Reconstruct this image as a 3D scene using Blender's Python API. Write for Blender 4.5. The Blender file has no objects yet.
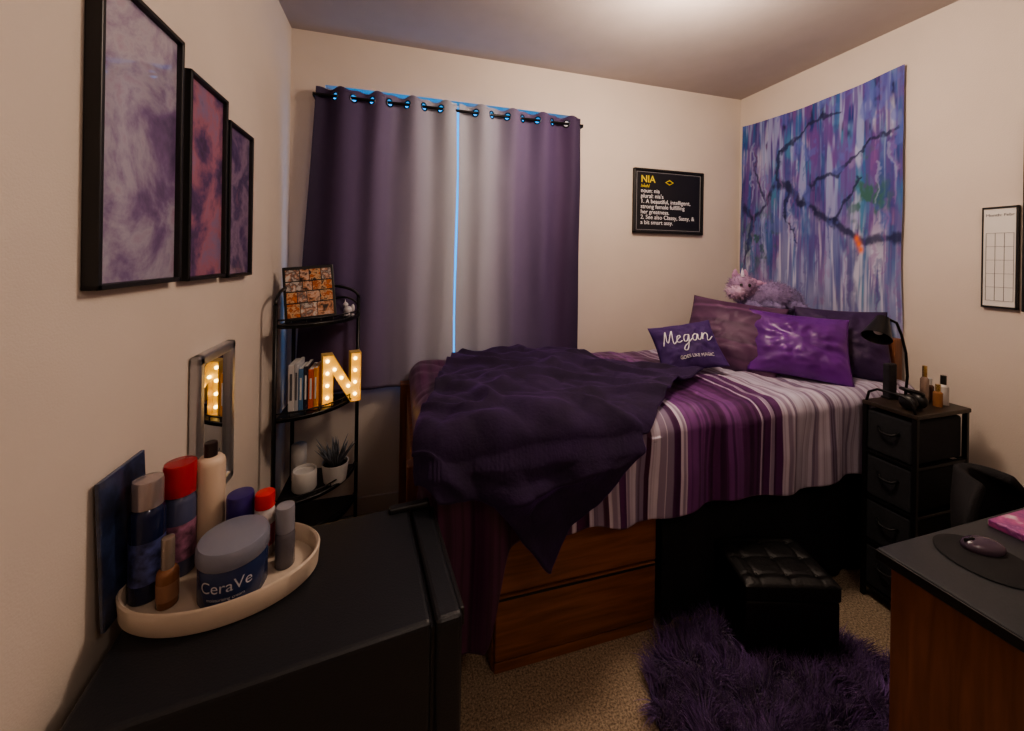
import bpy, bmesh, math, random
import numpy as np
from mathutils import Vector, Matrix, noise
random.seed(7); np.random.seed(7)
scn=bpy.context.scene
COL=scn.collection
pi=math.pi
try: scn.view_settings.look='AgX - Medium High Contrast'
except Exception as e: print('look',e)
# ---------------------------------------------------------------- room numbers
XL,XR,YB,YF,H=-0.564,2.385,2.27,-1.1,2.60

# ---------------------------------------------------------------- materials
def new_mat(name):
    m=bpy.data.materials.new(name); m.use_nodes=True
    nt=m.node_tree; b=nt.nodes['Principled BSDF']
    return m,nt,b
def mat(name,col,rough=.6,metal=0,bump=0,bscale=60,var=0,vscale=8,emit=None,es=0,sheen=0,coat=0,trans=0,alpha=1,stretch=None,ior=None):
    m,nt,b=new_mat(name)
    c=(col[0],col[1],col[2],1)
    b.inputs['Base Color'].default_value=c
    b.inputs['Roughness'].default_value=rough
    b.inputs['Metallic'].default_value=metal
    if ior: b.inputs['IOR'].default_value=ior
    tc=nt.nodes.new('ShaderNodeTexCoord')
    mp=nt.nodes.new('ShaderNodeMapping'); nt.links.new(tc.outputs['Object'],mp.inputs['Vector'])
    if stretch: mp.inputs['Scale'].default_value=stretch
    n=nt.nodes.new('ShaderNodeTexNoise'); n.inputs['Scale'].default_value=vscale; n.inputs['Detail'].default_value=4
    nt.links.new(mp.outputs[0],n.inputs['Vector'])
    r=nt.nodes.new('ShaderNodeValToRGB')
    v=max(var,.03)
    r.color_ramp.elements[0].position=.3; r.color_ramp.elements[1].position=.7
    r.color_ramp.elements[0].color=(c[0]*(1-v),c[1]*(1-v),c[2]*(1-v),1)
    r.color_ramp.elements[1].color=(min(1,c[0]*(1+v)),min(1,c[1]*(1+v)),min(1,c[2]*(1+v)),1)
    nt.links.new(n.outputs['Fac'],r.inputs['Fac']); nt.links.new(r.outputs['Color'],b.inputs['Base Color'])
    if bump>0:
        n2=nt.nodes.new('ShaderNodeTexNoise'); n2.inputs['Scale'].default_value=bscale; n2.inputs['Detail'].default_value=5
        nt.links.new(mp.outputs[0],n2.inputs['Vector'])
        bp=nt.nodes.new('ShaderNodeBump'); bp.inputs['Strength'].default_value=bump; bp.inputs['Distance'].default_value=.01
        nt.links.new(n2.outputs['Fac'],bp.inputs['Height']); nt.links.new(bp.outputs[0],b.inputs['Normal'])
    if emit:
        b.inputs['Emission Color'].default_value=(*emit,1); b.inputs['Emission Strength'].default_value=es
    if sheen:
        b.inputs['Sheen Weight'].default_value=sheen; b.inputs['Sheen Roughness'].default_value=.4
        mx=max(c[:3])+1e-4
        b.inputs['Sheen Tint'].default_value=(c[0]/mx*.7,c[1]/mx*.7,c[2]/mx*.7,1)
    if coat: b.inputs['Coat Weight'].default_value=coat; b.inputs['Coat Roughness'].default_value=.05
    if trans: b.inputs['Transmission Weight'].default_value=trans
    return m
def wood(name,c1,c2,stretch=(1.2,14,14),rough=.42):
    m,nt,b=new_mat(name)
    tc=nt.nodes.new('ShaderNodeTexCoord'); mp=nt.nodes.new('ShaderNodeMapping'); mp.inputs['Scale'].default_value=stretch
    nt.links.new(tc.outputs['Object'],mp.inputs['Vector'])
    n=nt.nodes.new('ShaderNodeTexNoise'); n.inputs['Scale'].default_value=3; n.inputs['Detail'].default_value=8; n.inputs['Distortion'].default_value=.6
    nt.links.new(mp.outputs[0],n.inputs['Vector'])
    r=nt.nodes.new('ShaderNodeValToRGB'); r.color_ramp.elements[0].position=.3; r.color_ramp.elements[1].position=.72
    r.color_ramp.elements[0].color=(*c1,1); r.color_ramp.elements[1].color=(*c2,1)
    nt.links.new(n.outputs['Fac'],r.inputs['Fac']); nt.links.new(r.outputs['Color'],b.inputs['Base Color'])
    b.inputs['Roughness'].default_value=rough
    bp=nt.nodes.new('ShaderNodeBump'); bp.inputs['Strength'].default_value=.05
    nt.links.new(n.outputs['Fac'],bp.inputs['Height']); nt.links.new(bp.outputs[0],b.inputs['Normal'])
    return m
def ramp_mat(name,stops,src='UV',axis=0,rough=.7,bump=0,bscale=200,interp='LINEAR',sheen=0,scale=1.0,fine=0):
    m,nt,b=new_mat(name)
    tc=nt.nodes.new('ShaderNodeTexCoord'); sp=nt.nodes.new('ShaderNodeSeparateXYZ')
    nt.links.new(tc.outputs[src],sp.inputs[0])
    mu=nt.nodes.new('ShaderNodeMath'); mu.operation='MULTIPLY'; mu.inputs[1].default_value=scale
    nt.links.new(sp.outputs[axis],mu.inputs[0])
    r=nt.nodes.new('ShaderNodeValToRGB'); cr=r.color_ramp; cr.interpolation=interp
    cr.elements[0].position=stops[0][0]; cr.elements[0].color=(*stops[0][1],1)
    cr.elements[1].position=stops[-1][0]; cr.elements[1].color=(*stops[-1][1],1)
    for p,c in stops[1:-1]:
        e=cr.elements.new(p); e.color=(*c,1)
    nt.links.new(mu.outputs[0],r.inputs['Fac'])
    col=r.outputs['Color']
    if fine:
        n1=nt.nodes.new('ShaderNodeTexNoise'); n1.noise_dimensions='1D'; n1.inputs['Scale'].default_value=fine; n1.inputs['Detail'].default_value=2
        nt.links.new(sp.outputs[axis],n1.inputs['W'])
        r1=nt.nodes.new('ShaderNodeValToRGB'); r1.color_ramp.elements[0].position=.38; r1.color_ramp.elements[1].position=.55
        r1.color_ramp.elements[0].color=(.50,.42,.53,1); r1.color_ramp.elements[1].color=(1.03,1.0,1.04,1)
        nt.links.new(n1.outputs['Fac'],r1.inputs['Fac'])
        mx=nt.nodes.new('ShaderNodeMixRGB'); mx.blend_type='MULTIPLY'; mx.inputs[0].default_value=1
        nt.links.new(col,mx.inputs[1]); nt.links.new(r1.outputs['Color'],mx.inputs[2]); col=mx.outputs[0]
    nt.links.new(col,b.inputs['Base Color'])
    b.inputs['Roughness'].default_value=rough
    if sheen: b.inputs['Sheen Weight'].default_value=sheen; b.inputs['Sheen Tint'].default_value=(.5,.4,.6,1)
    if bump:
        n2=nt.nodes.new('ShaderNodeTexNoise'); n2.inputs['Scale'].default_value=bscale
        nt.links.new(tc.outputs['Object'],n2.inputs['Vector'])
        bp=nt.nodes.new('ShaderNodeBump'); bp.inputs['Strength'].default_value=bump; bp.inputs['Distance'].default_value=.01
        nt.links.new(n2.outputs['Fac'],bp.inputs['Height']); nt.links.new(bp.outputs[0],b.inputs['Normal'])
    return m
def attr_mat(name,rough=.8,sheen=0,bump=0):
    m,nt,b=new_mat(name)
    a=nt.nodes.new('ShaderNodeAttribute'); a.attribute_name='Col'
    nt.links.new(a.outputs['Color'],b.inputs['Base Color']); b.inputs['Roughness'].default_value=rough
    if sheen: b.inputs['Sheen Weight'].default_value=sheen
    return m

# ---------------------------------------------------------------- mesh helpers
def obj_from(name,verts,faces,m=None,smooth=False):
    me=bpy.data.meshes.new(name); me.from_pydata([tuple(v) for v in verts],[],faces); me.update()
    o=bpy.data.objects.new(name,me); COL.objects.link(o)
    if m: me.materials.append(m)
    if smooth:
        me.polygons.foreach_set('use_smooth',[True]*len(me.polygons))
    return o
def box(name,c,s,m=None,bev=0.004,seg=2,rot=None):
    bm=bmesh.new(); bmesh.ops.create_cube(bm,size=1)
    bmesh.ops.scale(bm,vec=s,verts=bm.verts)
    if bev>0:
        bev=min(bev,min(s)*.45)
        bmesh.ops.bevel(bm,geom=bm.edges[:],offset=bev,segments=seg,profile=.5,affect='EDGES')
    if rot is not None: bmesh.ops.transform(bm,matrix=rot,verts=bm.verts)
    bmesh.ops.translate(bm,vec=c,verts=bm.verts)
    me=bpy.data.meshes.new(name); bm.to_mesh(me); bm.free()
    o=bpy.data.objects.new(name,me); COL.objects.link(o)
    if m: me.materials.append(m)
    return o
def bx(name,x0,x1,y0,y1,z0,z1,m=None,bev=.004,seg=2):
    return box(name,((x0+x1)/2,(y0+y1)/2,(z0+z1)/2),(x1-x0,y1-y0,z1-z0),m,bev,seg)
def lathe(name,prof,c=(0,0,0),m=None,n=40,sx=1,sy=1,mtx=None):
    V=[];F=[]
    for r,z in prof:
        for i in range(n):
            a=2*pi*i/n; V.append(Vector((r*math.cos(a)*sx,r*math.sin(a)*sy,z)))
    for j in range(len(prof)-1):
        for i in range(n):
            k=(i+1)%n; F.append((j*n+i,j*n+k,(j+1)*n+k,(j+1)*n+i))
    if prof[0][0]>1e-5: F.append(tuple(range(n-1,-1,-1)))
    if prof[-1][0]>1e-5: F.append(tuple((len(prof)-1)*n+i for i in range(n)))
    if mtx: V=[mtx@v for v in V]
    V=[v+Vector(c) for v in V]
    o=obj_from(name,V,F,m,True)
    bmx=bmesh.new(); bmx.from_mesh(o.data); bmesh.ops.remove_doubles(bmx,verts=bmx.verts,dist=1e-6); bmx.to_mesh(o.data); bmx.free()
    md=o.modifiers.new('es','EDGE_SPLIT'); md.split_angle=math.radians(40)
    return o
def tube(name,pts,r,m=None,n=8,closed=False,radii=None):
    pts=[Vector(p) for p in pts]; N=len(pts); V=[];F=[]
    up=Vector((0,0,1)); prev=None
    for i,p in enumerate(pts):
        if closed: t=(pts[(i+1)%N]-pts[i-1]).normalized()
        else: t=(pts[min(i+1,N-1)]-pts[max(i-1,0)]).normalized()
        if prev is None:
            a=t.cross(up)
            if a.length<1e-3: a=t.cross(Vector((1,0,0)))
            a.normalize()
        else:
            a=(prev-t*prev.dot(t)).normalized()
        prev=a; b=t.cross(a)
        rr=radii[i] if radii else r
        for k in range(n):
            an=2*pi*k/n; V.append(p+a*math.cos(an)*rr+b*math.sin(an)*rr)
    M=N if closed else N-1
    for i in range(M):
        j=(i+1)%N
        for k in range(n):
            l=(k+1)%n; F.append((i*n+k,i*n+l,j*n+l,j*n+k))
    if not closed:
        F.append(tuple(range(n-1,-1,-1))); F.append(tuple((N-1)*n+k for k in range(n)))
    return obj_from(name,V,F,m,True)
def ell(name,c,s,m=None,rot=None,seg=24):
    bm=bmesh.new(); bmesh.ops.create_uvsphere(bm,u_segments=seg,v_segments=seg//2,radius=1)
    bmesh.ops.scale(bm,vec=s,verts=bm.verts)
    if rot is not None: bmesh.ops.transform(bm,matrix=rot,verts=bm.verts)
    bmesh.ops.translate(bm,vec=c,verts=bm.verts)
    me=bpy.data.meshes.new(name); bm.to_mesh(me); bm.free()
    me.polygons.foreach_set('use_smooth',[True]*len(me.polygons))
    o=bpy.data.objects.new(name,me); COL.objects.link(o)
    if m: me.materials.append(m)
    return o
def group(name,parts,loc=None,rotz=0):
    """loc None: parts are in world coordinates; otherwise in local coordinates"""
    e=bpy.data.objects.new(name,None); COL.objects.link(e); e.empty_display_size=.05
    if loc is None:
        P=[]
        for o in parts:
            for v in o.data.vertices: P.append(v.co)
        lo=[min(p[i] for p in P) for i in range(3)]; hi=[max(p[i] for p in P) for i in range(3)]
        c=Vector(((lo[0]+hi[0])/2,(lo[1]+hi[1])/2,lo[2]))
        e.location=c
        for o in parts:
            o.data.transform(Matrix.Translation(-c)); o.parent=e
    else:
        e.location=loc; e.rotation_euler=(0,0,rotz)
        for o in parts: o.parent=e
    return e
def text(name,s,size,m,mtx,align='LEFT',ext=.0006,shear=0,bold=0):
    cu=bpy.data.curves.new(name+'_c','FONT'); cu.body=s; cu.size=size; cu.extrude=ext; cu.align_x=align; cu.shear=shear; cu.offset=bold
    t=bpy.data.objects.new(name+'_t',cu); COL.objects.link(t)
    bpy.context.view_layer.update()
    dg=bpy.context.evaluated_depsgraph_get()
    me=bpy.data.meshes.new_from_object(t.evaluated_get(dg))
    bpy.data.objects.remove(t)
    me.transform(mtx); me.materials.clear(); me.materials.append(m)
    o=bpy.data.objects.new(name,me); COL.objects.link(o); return o
def grid(name,fn,nu,nv,m=None,uvfn=None,thick=0,smooth=True,off=-1,vmap=None,holes=None,hr=.016):
    V=[];F=[];UV=[]
    for j in range(nv+1):
        for i in range(nu+1):
            u=i/nu; v=j/nv
            if vmap: v=vmap(v)
            V.append(fn(u,v)); UV.append(uvfn(u,v) if uvfn else (u,v))
    for j in range(nv):
        for i in range(nu):
            a=j*(nu+1)+i; f=(a,a+1,a+nu+2,a+nu+1)
            if holes:
                cc=[sum(V[k][q] for k in f)/4 for q in range(3)]
                if any(math.dist(cc,h)<hr for h in holes): continue
            F.append(f)
    o=obj_from(name,V,F,m,smooth)
    ul=o.data.uv_layers.new(name='UVMap')
    idx=np.zeros(len(o.data.loops),dtype=np.int32); o.data.loops.foreach_get('vertex_index',idx)
    ul.data.foreach_set('uv',np.array(UV,dtype=np.float32)[idx].ravel())
    if thick:
        s=o.modifiers.new('sol','SOLIDIFY'); s.thickness=thick; s.offset=off
    return o
def setcol(o,cols):
    ca=o.data.color_attributes.new(name='Col',type='FLOAT_COLOR',domain='POINT')
    a=np.ones((len(cols),4),dtype=np.float32); a[:,:3]=cols; ca.data.foreach_set('color',a.ravel())
def nz(x,y=0,z=0): return noise.noise(Vector((x,y,z)))
def strands(name,P,N,L,W,C,m,droop=.5,jit=.5):
    V=[];F=[];CC=[]
    for p,n,l,w,c in zip(P,N,L,W,C):
        p=Vector(p); n=Vector(n).normalized()
        d=(n+Vector((random.uniform(-jit,jit),random.uniform(-jit,jit),random.uniform(-jit,jit)*.4))).normalized()
        s=d.cross(Vector((random.uniform(-1,1),random.uniform(-1,1),random.uniform(-1,1))))
        if s.length<1e-3: continue
        s.normalize(); b=len(V); q=p.copy()
        for k in range(4):
            ww=w*(1-k/3.3)
            V.append(q-s*ww); V.append(q+s*ww)
            CC.append(list(c)); CC.append(list(c))
            q=q+d*(l/3); d=(d+Vector((0,0,-droop*.45))).normalized()
        for k in range(3): F.append((b+2*k,b+2*k+1,b+2*k+3,b+2*k+2))
    o=obj_from(name,V,F,m,True); setcol(o,np.array(CC)); return o
def catmull(pts,n=6):
    P=[Vector(p) for p in pts]; P=[P[0]]+P+[P[-1]]; out=[]
    for i in range(1,len(P)-2):
        for k in range(n):
            t=k/n; a,b,c,d=P[i-1],P[i],P[i+1],P[i+2]
            out.append(.5*((2*b)+(c-a)*t+(2*a-5*b+4*c-d)*t*t+(3*b-a-3*c+d)*t**3))
    out.append(P[-2]); return out

# ---------------------------------------------------------------- common mats
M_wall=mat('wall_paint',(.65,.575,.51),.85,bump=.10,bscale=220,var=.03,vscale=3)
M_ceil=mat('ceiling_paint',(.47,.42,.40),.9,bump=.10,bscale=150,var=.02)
M_black=mat('black_satin',(.012,.012,.014),.4,var=.1)
M_blkmetal=mat('black_metal',(.012,.012,.014),.35,metal=.3)
M_white=mat('white_plastic',(.75,.73,.70),.4)
M_trim=mat('trim_paint',(.55,.48,.42),.6)
M_cherry=wood('cherry_wood',(.15,.060,.032),(.30,.125,.065))
M_cherryV=wood('cherry_wood_vertical',(.14,.055,.030),(.25,.105,.055),stretch=(14,14,1.2))

# ---------------------------------------------------------------- room shell
m,nt,b=new_mat('carpet')
tc=nt.nodes.new('ShaderNodeTexCoord'); n=nt.nodes.new('ShaderNodeTexNoise'); n.inputs['Scale'].default_value=150; n.inputs['Detail'].default_value=6; n.inputs['Roughness'].default_value=.75
nt.links.new(tc.outputs['Object'],n.inputs['Vector'])
r=nt.nodes.new('ShaderNodeValToRGB'); r.color_ramp.elements[0].position=.38; r.color_ramp.elements[1].position=.62
r.color_ramp.elements[0].color=(.14,.10,.07,1); r.color_ramp.elements[1].color=(.60,.48,.35,1)
nt.links.new(n.outputs['Fac'],r.inputs['Fac']); nt.links.new(r.outputs['Color'],b.inputs['Base Color']); b.inputs['Roughness'].default_value=.95
bp=nt.nodes.new('ShaderNodeBump'); bp.inputs['Strength'].default_value=.8; bp.inputs['Distance'].default_value=.008
nt.links.new(n.outputs['Fac'],bp.inputs['Height']); nt.links.new(bp.outputs[0],b.inputs['Normal'])
M_carpet=m
T=.12
bx('floor',XL-T,XR+T,YF-T,YB+T,-.1,0,M_carpet,0)
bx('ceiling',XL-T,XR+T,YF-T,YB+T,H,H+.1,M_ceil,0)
bx('wall_left',XL-T,XL,YF,YB+T,0,H,M_wall,0)
bx('wall_right',XR,XR+T,YF,YB+T,0,H,M_wall,0)
bx('wall_front',XL-T,XR+T,YF-T,YF,0,H,M_wall,0)
WX0,WX1,WZ0,WZ1=-.40,1.035,.76,2.325
wb=[bx('below',XL,XR,YB,YB+T,0,WZ0,M_wall,0),bx('above',XL,XR,YB,YB+T,WZ1,H,M_wall,0),
    bx('left_part',XL,WX0,YB,YB+T,WZ0,WZ1,M_wall,0),bx('right_part',WX1,XR,YB,YB+T,WZ0,WZ1,M_wall,0)]
group('wall_back',wb)
wf=[bx('jamb_l',WX0,WX0+.03,YB+.05,YB+.10,WZ0,WZ1,M_white),bx('jamb_r',WX1-.03,WX1,YB+.05,YB+.10,WZ0,WZ1,M_white),
    bx('head',WX0,WX1,YB+.06,YB+.10,WZ1-.012,WZ1,M_white),bx('sill',WX0-.01,WX1+.01,YB+.002,YB+.10,WZ0-.015,WZ0+.01,M_white),
    bx('mullion',.38,.41,YB+.05,YB+.09,WZ0,WZ1,M_white)]
group('window_1',wf)
bx('baseboard_back',XL,XR,YB-.012,YB,0,.09,M_trim,.003)
bx('baseboard_left',XL,XL+.012,YF,YB-.012,0,.09,M_trim,.003)
bx('baseboard_right',XR-.012,XR,YF,YB-.012,0,.09,M_trim,.003)
M_door=wood('door_wood',(.35,.2,.1),(.5,.3,.16),stretch=(14,14,1.2))
group('door_1',[bx('slab',.5,1.4,YF,YF+.035,0,2.05,M_door),bx('casing_l',.43,.5,YF,YF+.05,0,2.12,M_trim),bx('casing_r',1.4,1.47,YF,YF+.05,0,2.12,M_trim),bx('casing_t',.43,1.47,YF,YF+.05,2.05,2.12,M_trim),
   ell('knob',(1.32,YF+.07,1.0),(.03,.03,.03),mat('brass',(.6,.45,.2),.3,metal=1))])

# ---------------------------------------------------------------- ceiling lamp and added fill lamp
M_dome=mat('lamp_glass',(1,.9,.8),.4,emit=(1,.80,.62),es=18)
M_fill_dome=mat('fill_lamp_glass',(1,.9,.8),.4,emit=(1,.84,.70),es=4)  # glass for the added fill lamp
M_lrim=mat('lamp_rim',(.6,.58,.55),.3,metal=.8)
for (lx,ly,md,en) in ((1.12,1.22,M_dome,38),(.75,-.55,M_fill_dome,13)):  # second entry: unseen lamp added behind the camera as fill light
    group('ceiling_and_fill_lamp',[lathe('rim',[(.0,0),(.12,0),(.125,-.012),(.118,-.02),(0,-.02)],m=M_lrim),
      lathe('dome',[(.115,-.02),(.15,-.035),(.155,-.06),(.12,-.085),(.07,-.098),(0,-.10)],m=md)],loc=(lx,ly,H))
    ld=bpy.data.lights.new('ceiling_and_fill_bulb','POINT'); ld.energy=en; ld.color=(1,.79,.63) if en>20 else (1,.84,.73); ld.shadow_soft_size=.12
    lo=bpy.data.objects.new('ceiling_and_fill_bulb',ld); lo.location=(lx,ly,2.36); COL.objects.link(lo)

# ---------------------------------------------------------------- curtains
def cramp(n,st): return ramp_mat(n,st,'UV',0,.75,bump=.15,bscale=500,sheen=.15)
Dk=(.028,.017,.056); Pu=(.090,.062,.150); Mi=(.155,.125,.235); Li=(.29,.28,.38)
MCL=cramp('curtain_gradient_a',[(0,Dk),(.14,(.046,.028,.080)),(.28,Pu),(.50,Mi),(.70,Li),(.88,(.38,.39,.47)),(1,(.44,.46,.54))])  # panels run from dark outer edges to paler inner edges
MCR=cramp('curtain_gradient_b',[(0,(.42,.44,.52)),(.25,(.34,.34,.43)),(.45,Mi),(.70,Pu),(.86,(.060,.032,.095)),(1,Dk)])
CYY=2.200; zr=2.245; NW=4
def curtain(x0,x1,ztop,zbot,mat_,ph,flare=0):
    def fn(u,v):
        k=max(0,1-(1-v)*4)
        am=(.013+.006*nz(u*3,v*1.5,ph))*(1-k)+.026*k
        x=x0+(x1-x0)*u + (flare*(1-v)*(1-u)) + .010*nz(u*6,v*2,ph+4)*(1-k)
        y=CYY+am*math.sin(2*pi*NW*u+ .9*nz(u*4,v*1.0,ph)*(1-k)) +.007*nz(u*12,v*3,ph+9)*(1-v)
        z=zbot+(ztop-zbot)*v + (.006*math.sin(4*pi*NW*u) if v>.99 else 0)
        return (x,y,z)
    us=[(i+.0)/(2*NW) for i in range(1,2*NW)]
    cen=[(x0+(x1-x0)*u,CYY,zr) for u in us]
    vm=lambda t: t/.7*.94 if t<.7 else .94+(t-.7)/.3*.06
    o=grid('panel',fn,320,110,mat_,thick=.002,vmap=vm,holes=cen,hr=.020)
    parts=[o]
    for i,cn in enumerate(cen):
        sgn=-1 if (i+1)%2 else 1; sl=.026*2*pi*NW/(x1-x0)*sgn; tv=Vector((1,sl,0)).normalized()
        pts=[Vector(cn)+tv*.021*math.cos(a)+Vector((0,0,1))*.021*math.sin(a) for a in [2*pi*q/18 for q in range(18)]]
        parts.append(tube('grommet_%d'%i,pts,.004,M_grom,8,closed=True))
    return parts
M_grom=mat('grommet_metal',(.10,.11,.14),.25,metal=1)
group('curtain_panel',curtain(-.43,.296,zr+.042,.70,MCL,.5,-.085)); group('curtain_panel',curtain(.310,1.065,zr+.042,.72,MCR,2.2))
rod=[tube('rod',[(-.44,CYY,zr),(1.08,CYY,zr)],.008,M_blkmetal,12),
     bx('bracket_l',-.447,-.437,CYY,YB,zr-.01,zr+.01,M_blkmetal,.002),bx('bracket_r',1.076,1.086,CYY,YB,zr-.01,zr+.01,M_blkmetal,.002)]
group('curtain_rod',rod)

# ---------------------------------------------------------------- bed
Z0=.85; XE,YE=.13,1.275
def drape(a,b,off=0,R=.075):
    R=R+off
    sx=max(0,XE-a); sy=max(0,YE-b); s=math.hypot(sx,sy)
    x=max(a,XE); y=max(b,YE); z=Z0+off; hang=0
    if s>0:
        q=R*pi/2
        if s<q: h=R*math.sin(s/R); v=R*(1-math.cos(s/R))
        else: h=R; v=R+(s-q); hang=s-q
        x-=h*sx/s; y-=h*sy/s; z-=v
    return x,y,z,hang,(sx/s if s>0 else 0),(sy/s if s>0 else 0)
def wr(a,b,k=1):
    return k*(.012*nz(a*3.1,b*3.3,1)+.018*abs(nz(a*6+2*nz(b*3,0,5),b*4.2,2))+.008*nz(a*14,b*11,3))
bedparts=[bx('mattress',.10,2.30,1.30,2.15,.58,.80,mat('mattress_fabric',(.5,.48,.5),.9),.04,4),
  bx('rail_front',.08,2.33,1.285,1.31,.50,.60,M_cherry),bx('rail_back',.08,2.33,2.13,2.155,.50,.60,M_cherry),
  bx('slats',.10,2.30,1.31,2.13,.555,.58,M_cherry),
  bx('footboard',.045,.07,1.32,2.12,.30,.70,M_cherry),
  bx('post_fl',.03,.085,1.285,1.335,0,.74,M_cherryV),bx('post_bl',.010,.072,2.105,2.165,0,.745,M_cherryV),
  bx('headboard',2.335,2.36,1.32,2.12,.30,1.0,M_cherry),
  bx('post_fr',2.31,2.365,1.285,1.335,0,1.05,M_cherryV),bx('post_br',2.31,2.365,2.11,2.16,0,1.05,M_cherryV)]
group('raised_bed',bedparts)
P_=(.080,.020,.070); P2=(.10,.028,.12); Q_=(.17,.058,.22); W_=(.54,.51,.60); G_=(.23,.19,.28); LW=(.50,.48,.58)
raw=[(0,P_),(.56,W_),(.575,P_),(.63,W_),(.655,G_),(.69,P_),(.71,W_),(.75,P2),(.77,W_),(.82,G_),(.86,P_),(.88,W_),(.94,G_),(.97,P2),(1.0,W_),(1.03,Q_),(1.14,P2),(1.22,Q_),(1.30,P2),(1.39,W_),(1.405,P2),(1.44,W_),(1.455,P2),(1.50,W_),(1.56,G_),(1.575,LW),(1.66,G_),(1.675,W_),(1.76,G_),(1.79,LW),(2.4,LW)]
M_comf=ramp_mat('comforter_stripes',[(p/2.4,c) for p,c in raw],'UV',0,.40,bump=.1,bscale=30,interp='CONSTANT',sheen=.15,scale=1/2.4,fine=36)
def sm(a,b,x):
    t=min(1,max(0,(x-a)/(b-a))); return t*t*(3-2*t)
def comf_ab(u,v):
    amin=XE-.20-.12*sm(.3,.9,v)
    a=amin+u*(2.33-amin)
    fl=.36+.31*(1-sm(.27,.36,a))+.012*math.sin(a*9)
    b=2.16-(2.16-(YE-fl-.05))*v
    return a,b
def fcomf(u,v):
    a,b=comf_ab(u,v)
    x,y,z,h,dx,dy=drape(a,b)
    if h>0:
        w=min(1,h/.15)*(.013*math.sin(a*26+2.5*nz(a*3,0,7))+.009*nz(a*9,b*2,8))
        w=max(-.012,w)
        x+=-dx*w; y+=-dy*(w)
    else: z+=wr(a,b)+.006*math.sin(a*4)
    if b>2.10: z-=(b-2.10)**2*6
    return (x,y,z)
o=grid('striped_comforter',fcomf,340,190,M_comf,uvfn=lambda u,v:(comf_ab(u,v)[0]+.014*nz(comf_ab(u,v)[1]*4,u*9,3),comf_ab(u,v)[1]),thick=.015,off=1)
# throw
def plerp(pts,t):
    L=[0]
    for p,q in zip(pts,pts[1:]): L.append(L[-1]+math.dist(p,q))
    d=t*L[-1]
    for i in range(len(pts)-1):
        if d<=L[i+1]+1e-9:
            k=(d-L[i])/(L[i+1]-L[i]); return Vector((pts[i][0]*(1-k)+pts[i+1][0]*k,pts[i][1]*(1-k)+pts[i+1][1]*k))
    return Vector(pts[-1])
c00=(.27,2.08); c10=(1.40,1.52); c01=(-.02,1.13); c11=(.47,.765)
top_=[c00,(.45,2.12),(.74,2.12),(1.0,1.93),c10]; bot_=[c01,(.10,1.06),(.28,1.00),(.38,.88),c11]; lef_=[c00,(.19,1.80),(.12,1.5),c01]; rig_=[c10,(1.16,1.40),(.93,1.22),(.66,.97),c11]
def coons(u,v):
    A=plerp(top_,u)*(1-v)+plerp(bot_,u)*v
    B=plerp(lef_,v)*(1-u)+plerp(rig_,v)*u
    Cc=Vector(c00)*(1-u)*(1-v)+Vector(c10)*u*(1-v)+Vector(c01)*(1-u)*v+Vector(c11)*u*v
    return A+B-Cc
def ridge(x): return 1-abs(x)*2
def fthrow(u,v):
    r=coons(u,v); a,b=r
    a+=.016*nz(v*6,u*6,3); b+=.016*nz(u*6,v*6,5)
    x,y,z,h,dx,dy=drape(a,b,.030)
    w2=.024*abs(nz(a*4+b*2,b*5-a*2,11))+.026*max(0,nz(a*2.2+3,b*2.4,4))+.014*abs(nz(a*8,b*6+a*4,14))
    w2+=.026*max(0,ridge(nz(a*2.6+b*3.4,b*1.6-a*1.2,21)*1.6)-.5)*2
    if h>0:
        w=min(1,h/.1)*(.018*math.sin(a*22+b*6)+.012*nz(a*8,b*4,8))
        x-=dx*(w+w2*.5); y-=dy*(w+w2+.014)
    else: z+=wr(a,b)+.006*math.sin(a*4)+w2
    return (x,y,z)
M_throw=mat('plush_throw',(.018,.007,.040),.9,bump=.25,bscale=90,var=.35,vscale=8,sheen=.35)
o=grid('throw_blanket',fthrow,200,160,M_throw,thick=.012,off=1)
o.modifiers.new('sm','SMOOTH').iterations=2
# bed skirt
def fsk(u,v):
    x=.985+u*1.33; return (x,1.27+.010*math.sin(x*42+nz(x*5)*3)*(1-v*.6),.012+v*.52)
M_skirt=mat('black_cloth',(.007,.008,.013),.9,var=.2)
grid('bed_skirt',fsk,160,12,M_skirt,thick=.003)

# under bed dresser
d=[bx('carcass',.32,.965,1.285,1.78,.0,.49,M_cherry,.004)]
for i,(a,b_) in enumerate([(.045,.262),(.272,.485)]):
    d.append(bx('drawer_%d'%i,.327,.958,1.266,1.288,a,b_,M_cherry,.005))
    d.append(bx('grip_%d'%i,.33,.955,1.262,1.27,b_-.010,b_-.004,M_black,.001))
d.append(bx('plinth',.327,.958,1.272,1.286,.0,.036,M_cherry,.003))
group('underbed_dresser',d)

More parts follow.
